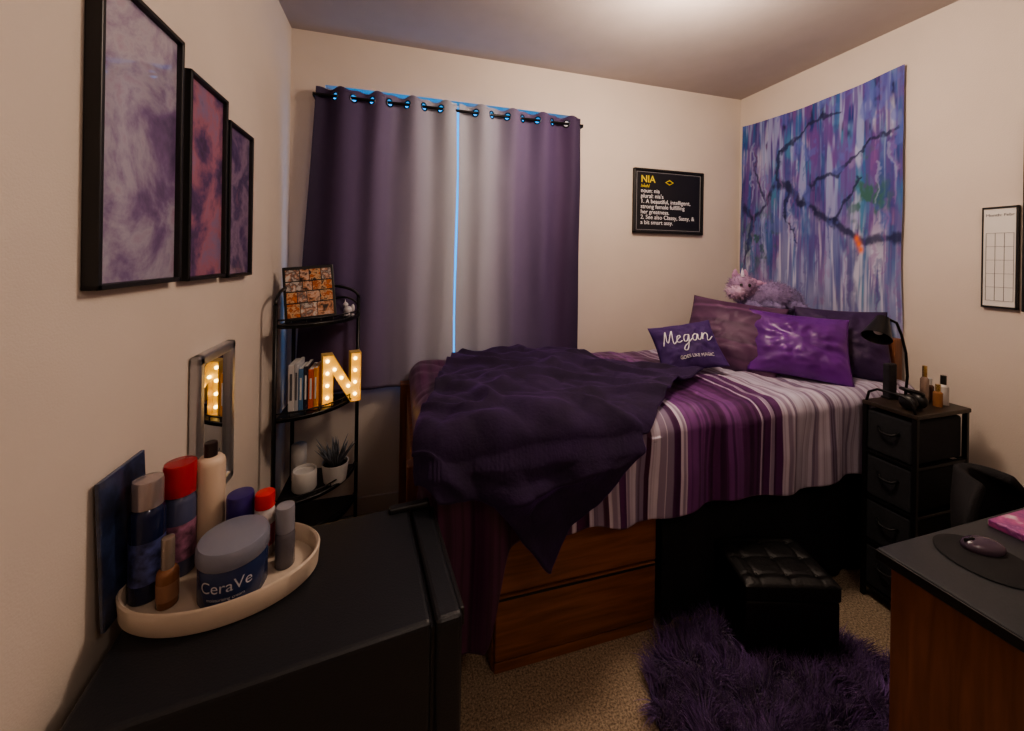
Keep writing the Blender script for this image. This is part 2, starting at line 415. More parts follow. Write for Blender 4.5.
# ---------------------------------------------------------------- pillows
def pillow(name,w,h,t,c,yaw,tilt,m,roll=0,seam=None,seed=0,pinch=.06):
    V=[];F=[];n=40
    M=Matrix.Translation(c)@Matrix.Rotation(math.radians(yaw),4,'Z')@Matrix.Rotation(math.radians(tilt),4,'X')@Matrix.Rotation(math.radians(roll),4,'Z')
    def zf(u,v,s):
        k=max(0,(1-u**4)*(1-v**4))**.5*max(0,(1-abs(u)**2.2*.55)*(1-abs(v)**2.2*.55))
        rad=math.hypot(u,v); an=math.atan2(v,u)
        return s*t/2*k+ .012*k*nz(u*3+seed,v*3,s)+.014*k*abs(nz(u*5+seed,v*5,s*3))+.009*k*rad*math.sin(an*9+seed+3*nz(u*2,v*2,seed))
    for s in (1,-1):
        for j in range(n+1):
            for i in range(n+1):
                u=2*i/n-1; v=2*j/n-1
                x=u*w/2*(1-pinch*(1-v*v)*(abs(u)**3)*1.0-.0); y=v*h/2*(1-pinch*(1-u*u)*abs(v)**3)
                V.append(M@Vector((x,y,zf(u,v,s))))
    N=(n+1)**2
    for s in (0,1):
        for j in range(n):
            for i in range(n):
                a=s*N+j*(n+1)+i; f=(a,a+1,a+n+2,a+n+1)
                F.append(f if s==0 else f[::-1])
    o=obj_from('cushion',V,F,m,True)
    ul=o.data.uv_layers.new(name='UVMap')
    uv=[((k%N)%(n+1)/n,(k%N)//(n+1)/n) for k in range(len(V))]
    idx=np.zeros(len(o.data.loops),dtype=np.int32); o.data.loops.foreach_get('vertex_index',idx)
    ul.data.foreach_set('uv',np.array(uv,dtype=np.float32)[idx].ravel())
    bm=bmesh.new(); bm.from_mesh(o.data); bmesh.ops.remove_doubles(bm,verts=bm.verts,dist=1e-5); bm.to_mesh(o.data); bm.free()
    return o,M,(lambda x,y: zf(2*x/w,2*y/h,1))
M_navyp=mat('indigo_fabric',(.045,.016,.12),.7,bump=.2,bscale=300,var=.15,sheen=.2)
M_satin=mat('purple_satin',(.12,.022,.23),.36,bump=.12,bscale=9,var=.25,vscale=5,sheen=.3)
M_dkp=mat('dark_purple_fabric',(.035,.014,.07),.6,bump=.2,bscale=200,var=.2)
Pl1=(.055,.018,.06); Pl2=(.10,.04,.10)
M_sham=ramp_mat('plum_striped_sham',[(0,Pl1),(.12,Pl2),(.16,Pl1),(.3,Pl2),(.33,(.15,.07,.15)),(.36,Pl1),(.5,Pl2),(.6,Pl1),(.64,Pl2),(.8,Pl1),(.84,(.14,.06,.14)),(.88,Pl1),(1,Pl2)],'UV',1,.6,bump=.15,bscale=40)
p,_,_z=pillow('a',.54,.38,.14,(2.11,1.86,.940),-90,4,M_dkp,seed=5); group('sleeping_pillow',[p])
p,_,_z=pillow('a',.52,.36,.13,(2.12,1.86,1.035),-92,6,M_dkp,seed=8); group('sleeping_pillow',[p])
p,_,_z=pillow('a',.47,.42,.15,(1.735,1.69,1.015),-52,56,M_sham,seed=1,roll=-6); group('pillow_sham',[p])
p,_,_z=pillow('a',.42,.34,.14,(1.90,1.45,1.005),-42,58,M_satin,seed=2,roll=-4); group('satin_pillow',[p])
p,_,_z=pillow('a',.38,.36,.12,(2.15,1.42,1.015),-48,62,M_dkp,seed=3); group('bed_pillow',[p])
p,Mt,zf_=pillow('a',.32,.27,.11,(1.42,1.66,.975),-32,48,M_navyp,seed=4,roll=14)
M_wtext=mat('white_print',(.8,.8,.82),.7)
strokes=[[(0,0),(.12,1.0),(.2,1.75),(.38,.6),(.55,.35),(.75,1.2),(.95,1.85),(1.0,.8),(1.15,.02),(1.35,.15),(1.55,.45),(1.85,.72),(1.75,.98),(1.52,.8),(1.48,.3),(1.7,.02),(2.05,.25)],
 [(2.8,.8),(2.55,.98),(2.25,.65),(2.3,.1),(2.6,.15),(2.8,.8),(2.75,-.3),(2.55,-1.0),(2.25,-.85),(2.4,-.4),(2.9,.0),(3.15,.3)],
 [(3.8,.8),(3.55,.98),(3.25,.65),(3.3,.1),(3.6,.15),(3.8,.85),(3.82,.2),(4.0,.05),(4.2,.4),(4.3,.9),(4.3,.1),(4.4,.6),(4.7,.98),(4.9,.7),(4.88,.1),(5.1,.08),(5.5,.6)]]
tp_=[]
for i,st in enumerate(strokes):
    pts=[]
    for q in catmull([(a,b_,0) for a,b_ in st],6):
        x=(q.x-2.7)*.044+q.y*.010; y=q.y*.042-.005
        pts.append(Mt@Vector((x,y,zf_(x,y)+.0015)))
    tp_.append(tube('script_%d'%i,pts,.0026,M_wtext,6))
t2=text('small_text','GOES LIKE MAGIC',.020,M_wtext,Matrix.Translation((.02,-.085,0)),'CENTER',.001)
for v in t2.data.vertices: v.co=Mt@Vector((v.co.x,v.co.y,zf_(v.co.x,v.co.y)+.002+v.co.z))
group('throw_pillow',[p,t2]+tp_)

# ---------------------------------------------------------------- plush animal
M_fur=attr_mat('plush_fur',.95,.2)
R_=Vector((.9608,-.2773,0)); Fw=Vector((-.2773,-.9608,0)); U_=Vector((0,0,1)); PC=Vector((2.035,1.83,1.105))
KS=1.17
def pp(r,f,u): return PC+(R_*r+Fw*f+U_*u)*KS
basis=Matrix((R_,Fw,U_)).transposed().to_4x4()
lav=(.24,.18,.34); pnk=(.33,.22,.36); gry=(.19,.155,.30)
spec=[('body',(.07,.02,.085),(.120,.09,.080),lav),('haunch',(.14,.03,.07),(.078,.075,.068),gry),('chest',(-.02,.03,.08),(.075,.07,.068),lav),
 ('neck',(-.06,.04,.12),(.055,.05,.055),pnk),('head',(-.095,.06,.145),(.058,.055,.052),pnk),('muzzle',(-.145,.10,.115),(.042,.040,.034),(.42,.29,.42)),
 ('leg_1',(-.08,.12,.05),(.030,.07,.028),gry),('leg_2',(.01,.12,.05),(.030,.075,.028),gry),('leg_3',(.14,.11,.05),(.032,.07,.028),gry),
 ('tail',(.200,.0,.08),(.045,.025,.022),pnk)]
pparts=[];SP=[];SN=[];SC=[]
for nme,c,s,colr in spec:
    s=tuple(q*KS for q in s)
    cc=pp(*c); m_=mat('plush_'+nme,colr,.95,var=.2,vscale=40)
    pparts.append(ell(nme,cc,s,m_,basis))
    for k in range(int(900*(s[0]*s[1]+s[1]*s[2]+s[0]*s[2])/.02)):
        v=Vector(np.random.normal(size=3)); v.normalize()
        q=cc+(basis.to_3x3()@Vector((v.x*s[0],v.y*s[1],v.z*s[2])))
        nn=(basis.to_3x3()@Vector((v.x/s[0],v.y/s[1],v.z/s[2]))).normalized()
        SP.append(q);SN.append(nn);f=random.uniform(.7,1.35);SC.append([c_*f for c_ in colr])
pparts.append(strands('fur',SP,SN,[random.uniform(.012,.022) for _ in SP],[.0016]*len(SP),SC,M_fur,.4,.5))
M_pinkp=mat('plush_pink',(.42,.24,.40),.9)
for i,dr in enumerate((-.065,-.115)):
    pparts.append(lathe('ear_%d'%i,[(.02,0),(.022,.015),(.014,.035),(0,.052)],pp(dr,.04,.185),M_pinkp,16,sy=.5))
pparts.append(lathe('horn',[(.012,0),(.008,.025),(.0,.055)],pp(-.105,.085,.190),mat('horn_silver',(.6,.55,.68),.3,metal=.4),12))
for i,dr in enumerate((-.125,-.085)): pparts.append(ell('eye_%d'%i,pp(dr-.002,.114,.150),(.008,.008,.010),M_black))
for i in range(6): pparts.append(ell('mane_%d'%i,pp(-.085+.03*i,.035,.185-.010*i),(.030,.024,.020),M_pinkp))
group('plush_unicorn',pparts)

# ---------------------------------------------------------------- tapestry
nu,nv=240,340
uu,vv=np.meshgrid(np.linspace(0,1,nu+1),np.linspace(0,1,nv+1))
def vnoise(fu,fv,seed,octv=4):
    rs=np.random.RandomState(seed); out=np.zeros_like(uu); amp=1;tot=0
    for o_ in range(octv):
        a=int(fu*2**o_)+3; b2=int(fv*2**o_)+3; g=rs.rand(b2,a)
        x=uu*(fu*2**o_); y=vv*(fv*2**o_); xi=x.astype(int); yi=y.astype(int); fx=x-xi; fy=y-yi
        fx=fx*fx*(3-2*fx); fy=fy*fy*(3-2*fy)
        out+=amp*((g[yi,xi]*(1-fx)+g[yi,xi+1]*fx)*(1-fy)+(g[yi+1,xi]*(1-fx)+g[yi+1,xi+1]*fx)*fy); tot+=amp; amp*=.6
    return out/tot
def mixc(c,col,k):
    k=np.clip(k,0,1)[...,None]; return c*(1-k)+np.array(col)*k
def ss(a,b,x): t=np.clip((x-a)/(b-a),0,1); return t*t*(3-2*t)
c=np.zeros((nv+1,nu+1,3)); c[:]=(.22,.25,.48)
up=ss(.28,.60,vv+.14*(vnoise(5,3,31)-.5))
c=mixc(c,(.36,.37,.56),ss(.45,.65,vnoise(5,3,1))*(1-up))
c=mixc(c,(.06,.12,.36),up*.9)
c=mixc(c,(.05,.22,.36),ss(.48,.62,vnoise(5,4,51))*.75)
c=mixc(c,(.22,.32,.56),ss(.52,.66,vnoise(6,4,2))*up*.8)
c=mixc(c,(.015,.035,.20),ss(.48,.62,vnoise(8,5,3))*up)
c=mixc(c,(.010,.014,.09),ss(.53,.66,vnoise(11,6,13))*up)
c=mixc(c,(.12,.05,.26),ss(.51,.63,vnoise(9,6,4))*.85*ss(.25,.5,vv))
c=mixc(c,(.28,.12,.30),ss(.60,.72,vnoise(10,8,5))*.6)
c=mixc(c,(.50,.52,.70),ss(.60,.72,vnoise(9,6,6))*.6)
for sd,colr,fu in ((7,(.04,.06,.26),26),(17,(.14,.06,.27),34),(27,(.02,.11,.32),30),(37,(.32,.36,.60),30),(47,(.10,.05,.24),44)):
    c=mixc(c,colr,ss(.54,.66,vnoise(fu,3,sd,3))*ss(.12,.40,vv)*.7)
c=mixc(c,(.55,.55,.70),ss(.53,.66,vnoise(40,2.5,8,3))*(1-ss(.38,.60,vv))*.8)
c=mixc(c,(.10,.12,.34),ss(.55,.66,vnoise(44,2.5,38,3))*(1-ss(.45,.7,vv))*.7)
c=mixc(c,(.04,.12,.12),np.exp(-((uu-.16)**2/.018+(vv-.45)**2/.015))*1.2*ss(.45,.55,vnoise(14,12,9)))
c=mixc(c,(.04,.13,.12),np.exp(-((uu-.84)**2/.012+(vv-.60)**2/.02))*1.2*ss(.42,.55,vnoise(12,10,10)))
c=mixc(c,(.50,.49,.66),(1-ss(.0,.22,vv))*.4)
wobu=(vnoise(16,18,21)-.5); wobv=(vnoise(16,18,22)-.5)
def seg(c,p,q,w0,w1,col,k=1.):
    d=np.array(q)-np.array(p); L2=(d**2).sum(); U2=uu+wobu*.07; V2=vv+wobv*.06
    t=np.clip(((U2-p[0])*d[0]+(V2-p[1])*d[1])/L2,0,1)
    dist=np.hypot(U2-(p[0]+t*d[0]),(V2-(p[1]+t*d[1]))*1.5); w=w0+(w1-w0)*t
    return mixc(c,col,(1-ss(w*.25,w*1.3,dist))*k)
dk=(.010,.014,.07)
def poly(c,pts,w0,w1,col=dk,k=.85):
    n_=len(pts)-1
    for i in range(n_): c=seg(c,pts[i],pts[i+1],w0+(w1-w0)*i/n_,w0+(w1-w0)*(i+1)/n_,col,k)
    return c
c=poly(c,[(.02,.60),(.10,.55),(.20,.62),(.28,.70),(.38,.68),(.46,.60),(.56,.56),(.66,.50),(.80,.44),(1.0,.42)],.024,.030)
c=poly(c,[(.28,.70),(.32,.82),(.44,.88),(.58,.94),(.70,.92)],.022,.010)
c=poly(c,[(.10,.55),(.08,.42),(.03,.30)],.020,.009)
c=poly(c,[(.46,.60),(.56,.68),(.70,.70),(.84,.78),(.98,.80)],.018,.009)
c=poly(c,[(.38,.68),(.37,.54),(.44,.44)],.014,.006)
c=poly(c,[(.20,.62),(.12,.74),(.10,.86)],.015,.007)
c=poly(c,[(.66,.50),(.74,.60),(.80,.66)],.014,.006)
c=poly(c,[(.80,.44),(.76,.30),(.79,.10)],.024,.016,(.10,.10,.27),.6)
c=poly(c,[(.50,.50),(.48,.30),(.50,.05)],.012,.008,(.12,.11,.29),.45)
c=mixc(c,(.10,.13,.44),ss(.58,.68,vnoise(12,10,41))*ss(.35,.55,vv)*.6)
for i in range(60):
    x=random.random(); y=random.uniform(.25,.90); c=poly(c,[(x,y),(x+random.uniform(-.01,.01),y-random.uniform(.10,.30))],.009,.004,random.choice([(.10,.05,.26),(.03,.07,.26),(.24,.12,.34),(.34,.38,.60)]),.45)
for k in (0,1,2): c=mixc(c,(.8,.18,.03),np.exp(-((uu-.79-.010*k)**2/.00012+(vv-.435+.02*k)**2/.00018)))
TY0,TY1,TZ0,TZ1=2.235,1.295,.90,2.39
def ftap(u,v):
    y=TY0+(TY1-TY0)*u; sag=.05*4*u*(1-u)*v*0.5-.008*u
    z=TZ0+(TZ1-TZ0)*v-sag*v
    x=XR-.016-.008*math.sin(u*18+v*3)*(1-v*.5)-.008*nz(u*5,v*5,3)
    return (min(x,XR-.002),y+.008*nz(0,v*4,2)*(1 if u>.9 else 0),z)
o=grid('wall_tapestry',ftap,nu,nv,attr_mat('tapestry_print',.8)); setcol(o,c.reshape(-1,3))

# ---------------------------------------------------------------- definition poster
def wallM(x,z,y=YB-.03): return Matrix.Translation((x,y,z))@Matrix.Rotation(pi/2,4,'X')
pf=[]
x0,x1,z0,z1=1.486,2.045,1.595,2.03
pf+=[bx('board',x0+.01,x1-.01,YB-.016,YB-.004,z0+.01,z1-.01,mat('poster_black',(.014,.014,.018),.35)),
 bx('frame_t',x0,x1,YB-.028,YB-.002,z1-.016,z1,M_black),bx('frame_b',x0,x1,YB-.028,YB-.002,z0,z0+.016,M_black),
 bx('frame_l',x0,x0+.016,YB-.028,YB-.002,z0,z1,M_black),bx('frame_r',x1-.016,x1,YB-.028,YB-.002,z0,z1,M_black)]
M_gold=mat('gold_print',(.75,.6,.05),.5); M_pt=mat('poster_white',(.80,.80,.83),.6)
for a,b_,c_,d_ in ((x0+.022,x1-.022,z1-.025,z1-.022),(x0+.022,x1-.022,z0+.022,z0+.025),(x0+.022,x0+.025,z0+.022,z1-.022),(x1-.025,x1-.022,z0+.022,z1-.022)):
    pf.append(bx('border',a,b_,YB-.018,YB-.0155,c_,d_,mat('poster_line',(.30,.30,.31),.6),0))
pf.append(text('title','NIA',.066,M_gold,wallM(x0+.055,z1-.092,YB-.017),bold=.001))
for i,l in enumerate(['/nīuh/','noun: nia','plural: nia\'s','1. A beautiful, intelligent,','strong female fulfilling','her greatness.','2. See also Classy, Sassy, &','a bit smart assy.']):
    pf.append(text('line_%d'%i,l,.040 if i else .030,M_pt if i else M_gold,wallM(x0+.055,z1-.126-.0355*i,YB-.017),bold=.0002))
pf.append(tube('cap_icon',[(x0+.25,YB-.018,z1-.085),(x0+.28,YB-.018,z1-.07),(x0+.31,YB-.018,z1-.085),(x0+.28,YB-.018,z1-.1)],.004,M_gold,6,closed=True))
group('definition_poster',pf)

# ---------------------------------------------------------------- left wall frames
def art(name,seed,cols,sc=3,coat=1,p0=.3,p1=.72):
    m,nt,b=new_mat(name)
    tc=nt.nodes.new('ShaderNodeTexCoord'); mp=nt.nodes.new('ShaderNodeMapping'); mp.inputs['Location'].default_value=(seed,seed*2,seed)
    nt.links.new(tc.outputs['Object'],mp.inputs['Vector'])
    n=nt.nodes.new('ShaderNodeTexNoise'); n.inputs['Scale'].default_value=sc; n.inputs['Detail'].default_value=9; n.inputs['Roughness'].default_value=.6; n.inputs['Distortion'].default_value=.3
    nt.links.new(mp.outputs[0],n.inputs['Vector'])
    r=nt.nodes.new('ShaderNodeValToRGB'); cr=r.color_ramp; k=len(cols)
    cr.elements[0].position=p0; cr.elements[0].color=(*cols[0],1); cr.elements[1].position=p1; cr.elements[1].color=(*cols[-1],1)
    for i in range(1,k-1): e=cr.elements.new(p0+(p1-p0)*i/(k-1)); e.color=(*cols[i],1)
    nt.links.new(n.outputs['Fac'],r.inputs['Fac']); nt.links.new(r.outputs['Color'],b.inputs['Base Color'])
    b.inputs['Roughness'].default_value=.5; b.inputs['Coat Weight'].default_value=coat; b.inputs['Coat Roughness'].default_value=.02; b.inputs['Coat IOR'].default_value=1.7
    return m
A1=art('watercolor_a',1.3,[(.06,.04,.11),(.17,.10,.24),(.36,.33,.42),(.28,.15,.26),(.44,.41,.46)],5)
A2=art('watercolor_b',4.7,[(.02,.02,.05),(.12,.06,.17),(.40,.16,.22),(.26,.19,.33),(.05,.03,.09)],7)
A3=art('watercolor_c',8.2,[(.03,.02,.07),(.11,.07,.19),(.30,.21,.32),(.07,.05,.15),(.22,.12,.21)],8)
for (y0,y1,z0,z1,am) in ((.900,1.185,1.345,1.955,A1),(1.218,1.450,1.342,1.905,A2),(1.468,1.676,1.337,1.853,A3)):
    fw=.011; X=XL+.028
    group('picture_frame',[bx('art',XL+.004,XL+.016,y0+fw,y1-fw,z0+fw,z1-fw,am,.001),
      bx('top',XL+.001,X,y0,y1,z1-fw,z1,M_black,.002),bx('bottom',XL+.001,X,y0,y1,z0,z0+fw,M_black,.002),
      bx('side_1',XL+.001,X,y0,y0+fw,z0,z1,M_black,.002),bx('side_2',XL+.001,X,y1-fw,y1,z0,z1,M_black,.002)])
# mirror
M_mir=mat('mirror_glass',(.85,.87,.88),.02,metal=1); M_silv=mat('silver_frame',(.55,.55,.57),.3,metal=.85)
y0,y1,z0,z1=1.285,1.53,.66,1.125; fw=.032
group('wall_mirror',[bx('glass',XL+.004,XL+.016,y0+fw*.7,y1-fw*.7,z0+fw*.7,z1-fw*.7,M_mir,0),
  bx('top',XL+.001,XL+.03,y0,y1,z1-fw,z1,M_silv,.008,3),bx('bottom',XL+.001,XL+.03,y0,y1,z0,z0+fw,M_silv,.008,3),
  bx('side_1',XL+.001,XL+.03,y0,y0+fw,z0,z1,M_silv,.008,3),bx('side_2',XL+.001,XL+.03,y1-fw,y1,z0,z1,M_silv,.008,3)])

# ---------------------------------------------------------------- mini fridge
M_fr=mat('fridge_black',(.011,.013,.018),.42,bump=.12,bscale=260)
hz=.68; hx,hy=.318,.20
fp=[bx('body',-hx,hx-.065,-hy,hy,.02,hz,M_fr,.01,3),bx('door',hx-.058,hx,-hy,hy,.03,hz-.004,M_fr,.012,3),
    bx('gasket',hx-.067,hx-.056,-hy+.01,hy-.01,.04,hz-.02,M_black,0),
    bx('hinge',hx-.12,hx-.005,hy-.035,hy-.008,hz-.004,hz+.014,M_black,.006,3),
    bx('grip',hx-.004,hx+.008,-hy+.02,hy-.02,hz-.05,hz-.01,M_black,.004),
    bx('feet_1',-hx+.03,-hx+.07,-hy+.03,-hy+.07,0,.025,M_black),bx('feet_2',hx-.12,hx-.08,-hy+.03,-hy+.07,0,.025,M_black),
    bx('feet_3',-hx+.03,-hx+.07,hy-.07,hy-.03,0,.025,M_black),bx('feet_4',hx-.12,hx-.08,hy-.07,hy-.03,0,.025,M_black)]
group('mini_fridge',fp,loc=(-.199,.965,0),rotz=math.radians(6))
# tray
TC=(-.36,1.005)
M_tray=mat('cream_tray',(.58,.49,.40),.45)
group('vanity_tray',[lathe('tray',[(0,.0),(.97,.0),(1.0,.005),(1.02,.046),(1.0,.050),(.975,.046),(.955,.010),(0,.009)],(0,0,0),M_tray,72,mtx=Matrix.Diagonal((.182,.122,1,1)))],loc=(TC[0],TC[1],hz+.001),rotz=math.radians(4))
zb=hz+.011
def bottle(name,x,y,r,ztop,body,cap,capf=.3,neck=.5,label=None,capr=.7,extra=None):
    hgt=ztop-zb; hb=hgt*(1-capf)
    ps=[lathe('body',[(0,0),(r*.92,0),(r,r*.12),(r,hb-r*.6),(r*.93,hb-r*.3),(r*.75,hb-r*.08),(r*neck,hb),(0,hb)],(x,y,zb),body,36),
        lathe('cap',[(0,hb-.002),(r*capr,hb-.002),(r*capr,hgt-.006),(r*capr*.94,hgt-.001),(r*capr*.8,hgt),(0,hgt)],(x,y,zb),cap,36)]
    if label: ps.append(lathe('label',[(r*1.006,hb*.2),(r*1.006,hb*.65)],(x,y,zb),label,36))
    if extra=='collar':
        ps.append(lathe('collar',[(0,hb),(r*.5,hb),(r*.5,hb+.008),(0,hb+.008)],(x,y,zb),M_silv,24))
    return group(name,ps)
C_=lambda n,c,r=.25,**k: mat(n,c,r,**k)
bottle('body_mist_bottle',-.506,1.000,.030,.940,C_('navy_mist',(.012,.018,.06),.12),C_('silver_cap',(.42,.36,.36),.12,metal=.6),.22,.7,C_('navy_label',(.05,.06,.16),.4,var=.95,vscale=50),.88,'collar')
bottle('body_mist_bottle',-.476,1.060,.031,.940,C_('plum_mist',(.08,.09,.17),.12),C_('red_cap',(.62,.05,.07),.08,trans=.45),.27,.7,C_('dark_label',(.22,.10,.16),.4,var=.9,vscale=50),1.0,'collar')
bottle('lotion_bottle',-.430,1.092,.030,.965,C_('cream_lotion',(.62,.49,.38),.35),C_('brown_cap',(.03,.02,.02),.3),.12,.42,None,.45)
bottle('perfume_bottle',-.453,.965,.019,.83,C_('amber_glass',(.22,.10,.05),.08),C_('amber_cap',(.34,.28,.24),.12,metal=.5),.45,.6,C_('perf_label',(.30,.16,.10)),.6,'collar')
jx,jy=-.338,.975
M_jb=C_('jar_blue',(.018,.032,.10),.25)
jar=[lathe('body',[(0,0),(.060,0),(.063,.006),(.063,.078),(.060,.083),(0,.083)],(jx,jy,zb),M_jb,48),
  lathe('lid',[(0,.081),(.064,.081),(.0665,.085),(.0665,.110),(.063,.117),(.055,.119),(0,.119)],(jx,jy,zb),C_('jar_lid',(.20,.21,.27),.3),48)]
tl=text('label','CeraVe',.032,M_pt,Matrix.Identity(4),'CENTER')
for v in tl.data.vertices:
    th=v.co.x/.064+.10; zz=v.co.y+.040; v.co=(jx+.0638*math.sin(th),jy-.0638*math.cos(th),zb+zz)
jar.append(tl)
tl=text('label_small','moisturizing cream',.009,M_pt,Matrix.Identity(4),'CENTER')
for v in tl.data.vertices:
    th=v.co.x/.064+.10; zz=v.co.y+.024; v.co=(jx+.0638*math.sin(th),jy-.0638*math.cos(th),zb+zz)
jar.append(tl); group('cream_jar',jar)
bottle('hair_product_bottle',-.362,1.078,.029,.840,C_('violet_body',(.03,.02,.10),.3),C_('violet_cap',(.04,.025,.16),.3),.4,.8,None,.98)
bottle('hand_cream_bottle',-.308,1.072,.022,.838,C_('white_body',(.6,.55,.55),.3),C_('red_lid',(.55,.04,.04),.3),.22,.8,C_('pink_label',(.55,.15,.2)),.98)
bottle('cotton_swab_jar',-.262,1.070,.020,.80,C_('white_tub',(.6,.57,.55),.3),C_('white_tub_lid',(.55,.52,.5),.3),.2,.8,None,1.0)
bottle('deodorant_stick',-.250,1.018,.021,.830,C_('clear_body',(.18,.17,.20),.1,trans=.3),C_('grey_cap',(.24,.24,.28),.2),.4,.8,None,.95)
M_card=art('night_print',3.1,[(.008,.010,.025),(.012,.022,.06),(.035,.055,.14),(.01,.01,.03)],14)
group('art_print',[box('panel',(XL+.018,1.000,hz+.147),(.008,.14,.29),M_card,.002,rot=Matrix.Rotation(math.radians(-2.5),4,'Y'))])

# ---------------------------------------------------------------- corner shelf
CX,CY,RR=-.505,2.155,.300
sh=[]
tiers=[.17,.33,.70,1.10]
def qarc(z,r,n=20): 
    return [(CX+r*math.sin(pi/2*i/n),CY-r*math.cos(pi/2*i/n),z) for i in range(n+1)]
for k,z in enumerate(tiers):
    pts=[(CX,CY,z)]+qarc(z,RR)
    V=[(p[0],p[1],z-.004) for p in pts]+[(p[0],p[1],z+.004) for p in pts]; n_=len(pts)
    F=[tuple(range(n_-1,-1,-1)),tuple(range(n_,2*n_))]+[(i,(i+1)%n_,n_+(i+1)%n_,n_+i) for i in range(n_)]
    sh.append(obj_from('tier_%d'%k,V,F,M_blkmetal))
    sh.append(tube('rim_%d'%k,qarc(z+.01,RR),.007,M_blkmetal))
    sh.append(tube('guard_%d'%k,qarc(z+.035,RR),.0035,M_blkmetal,6))
    for i in range(1,8):
        a=pi/2*i/8; sh.append(tube('pin_%d_%d'%(k,i),[(CX+RR*math.sin(a),CY-RR*math.cos(a),z),(CX+RR*math.sin(a),CY-RR*math.cos(a),z+.035)],.0025,M_blkmetal,6))
for nme,px,py in (('post_corner',CX,CY),('post_left',CX,CY-RR),('post_right',CX+RR,CY)):
    sh.append(tube(nme,[(px,py,0),(px,py,1.20)],.009,M_blkmetal,10))
sh.append(tube('arch_left',[(CX,CY-RR*(.5+.5*math.cos(t)),1.20+.06*math.sin(t)) for t in [pi*i/16 for i in range(17)]],.007,M_blkmetal))
sh.append(tube('arch_right',[(CX+RR*(.5+.5*math.cos(t)),CY,1.20+.06*math.sin(t)) for t in [pi*i/16 for i in range(17)]],.007,M_blkmetal))
sh.append(tube('arch_r2',[(CX+RR*(.75+.25*math.cos(t)),CY,1.14+.06*math.sin(t)) for t in [2*pi*i/20 for i in range(20)]],.005,M_blkmetal,closed=True))
group('corner_shelf',sh)
# photo collage
pc=[box('backing',(0,0,.118),(.215,.012,.255),M_black,.003)]
pals=[[(.02,.01,.01),(.45,.20,.10),(.60,.42,.32),(.10,.04,.03)],[(.60,.16,.02),(.30,.06,.01),(.65,.40,.20),(.04,.02,.02)],[(.5,.45,.42),(.10,.07,.07),(.45,.22,.14),(.6,.55,.5)],[(.03,.04,.07),(.35,.20,.15),(.10,.12,.20),(.55,.42,.36)]]
phm=[art('snapshot_%d'%i,i*3.7,pals[i%4],26+6*(i%3),.3,.38,.62) for i in range(8)]
kk=0
for z_,h_,cuts in [(.005,.066,[.055,.125]),(.073,.052,[.045,.085,.14]),(.127,.046,[.07,.11]),(.175,.056,[.06,.10,.15])]:
    xs=[0]+cuts+[.195]
    for a_,b2 in zip(xs,xs[1:]):
        kk+=1
        pc.append(box('photo_%d'%kk,(-.0975+(a_+b2)/2,-.0075,z_+h_/2),(b2-a_-.003,.003,h_-.003),phm[(kk*5+kk//3)%8],.0005))
for p_ in pc: p_.data.transform(Matrix.Translation((0,0,.012))@Matrix.Rotation(math.radians(-14),4,'X')@Matrix.Rotation(math.radians(-5),4,'Y'))
group('photo_collage',pc,loc=(-.392,1.985,1.112),rotz=math.radians(8))
# figurine
M_fig=mat('white_ceramic',(.6,.58,.62),.3)
fx,fy,fz=-.248,2.10,1.105
group('ceramic_figurine',[ell('base',(fx,fy,fz+.012),(.03,.022,.012),M_fig),ell('torso',(fx,fy,fz+.035),(.022,.016,.02),M_fig),ell('head',(fx-.012,fy,fz+.062),(.013,.012,.013),M_fig),
   lathe('horn',[(.004,0),(0,.02)],(fx-.014,fy,fz+.072),M_fig,10),ell('tail',(fx+.022,fy,fz+.045),(.009,.008,.02),M_fig)])
# books
bp_=[];x=-.478
for i,(w,hh,cc) in enumerate([(.024,.21,(.66,.64,.64)),(.016,.215,(.55,.56,.6)),(.020,.19,(.10,.22,.42)),(.018,.20,(.03,.03,.05)),(.022,.185,(.70,.12,.02)),(.016,.19,(.75,.33,.05))]):
    m_=mat('book_%d'%i,cc,.5,var=.1)
    bp_.append(bx('cover_%d'%i,x,x+w,1.955,2.08,.705,.705+hh,m_,.002)); bp_.append(bx('pages_%d'%i,x+.003,x+w-.003,1.96,2.082,.705+.003,.705+hh+.0005,M_white,0))
    bp_.append(bx('title_%d'%i,x+w*.3,x+w*.7,1.9538,1.956,.705+.05,.705+hh-.04,mat('spine_%d'%i,(.1,.1,.12) if sum(cc)>1.5 else (.8,.8,.8),.5),0)); x+=w+.001
group('row_of_books',bp_)
# marquee letter
w,hh,t=.170,.235,.046
NP=[(0,0),(t,0),(t,.60*hh),(w-t,0),(w,0),(w,hh),(w-t,hh),(w-t,.40*hh),(t,hh),(0,hh)]
M_nface=mat('marquee_face',(.7,.45,.10),.5,emit=(1,.52,.06),es=.40); M_nside=mat('marquee_side',(.60,.42,.20),.4,metal=.3,emit=(1,.5,.08),es=.06)
def Nx(p,y): return (p[0]-w/2,y,p[1])
nN=len(NP); V=[Nx(p,-.035) for p in NP]+[Nx(p,.025) for p in NP]
F=[(i,(i+1)%nN,nN+(i+1)%nN,nN+i) for i in range(nN)]
side=obj_from('rim',V,F,M_nside); s_=side.modifiers.new('s','SOLIDIFY'); s_.thickness=.004; s_.offset=0
bm=bmesh.new(); vs=[bm.verts.new(Nx(p,-.005)) for p in NP]; f=bm.faces.new(vs); bmesh.ops.triangulate(bm,faces=[f],ngon_method='EAR_CLIP')
me=bpy.data.meshes.new('face'); bm.to_mesh(me); bm.free(); me.materials.append(M_nface); fo=bpy.data.objects.new('face',me); COL.objects.link(fo)
M_bulb=mat('bulb_glow',(1,.9,.6),.3,emit=(1,.72,.28),es=9)
bl=[]
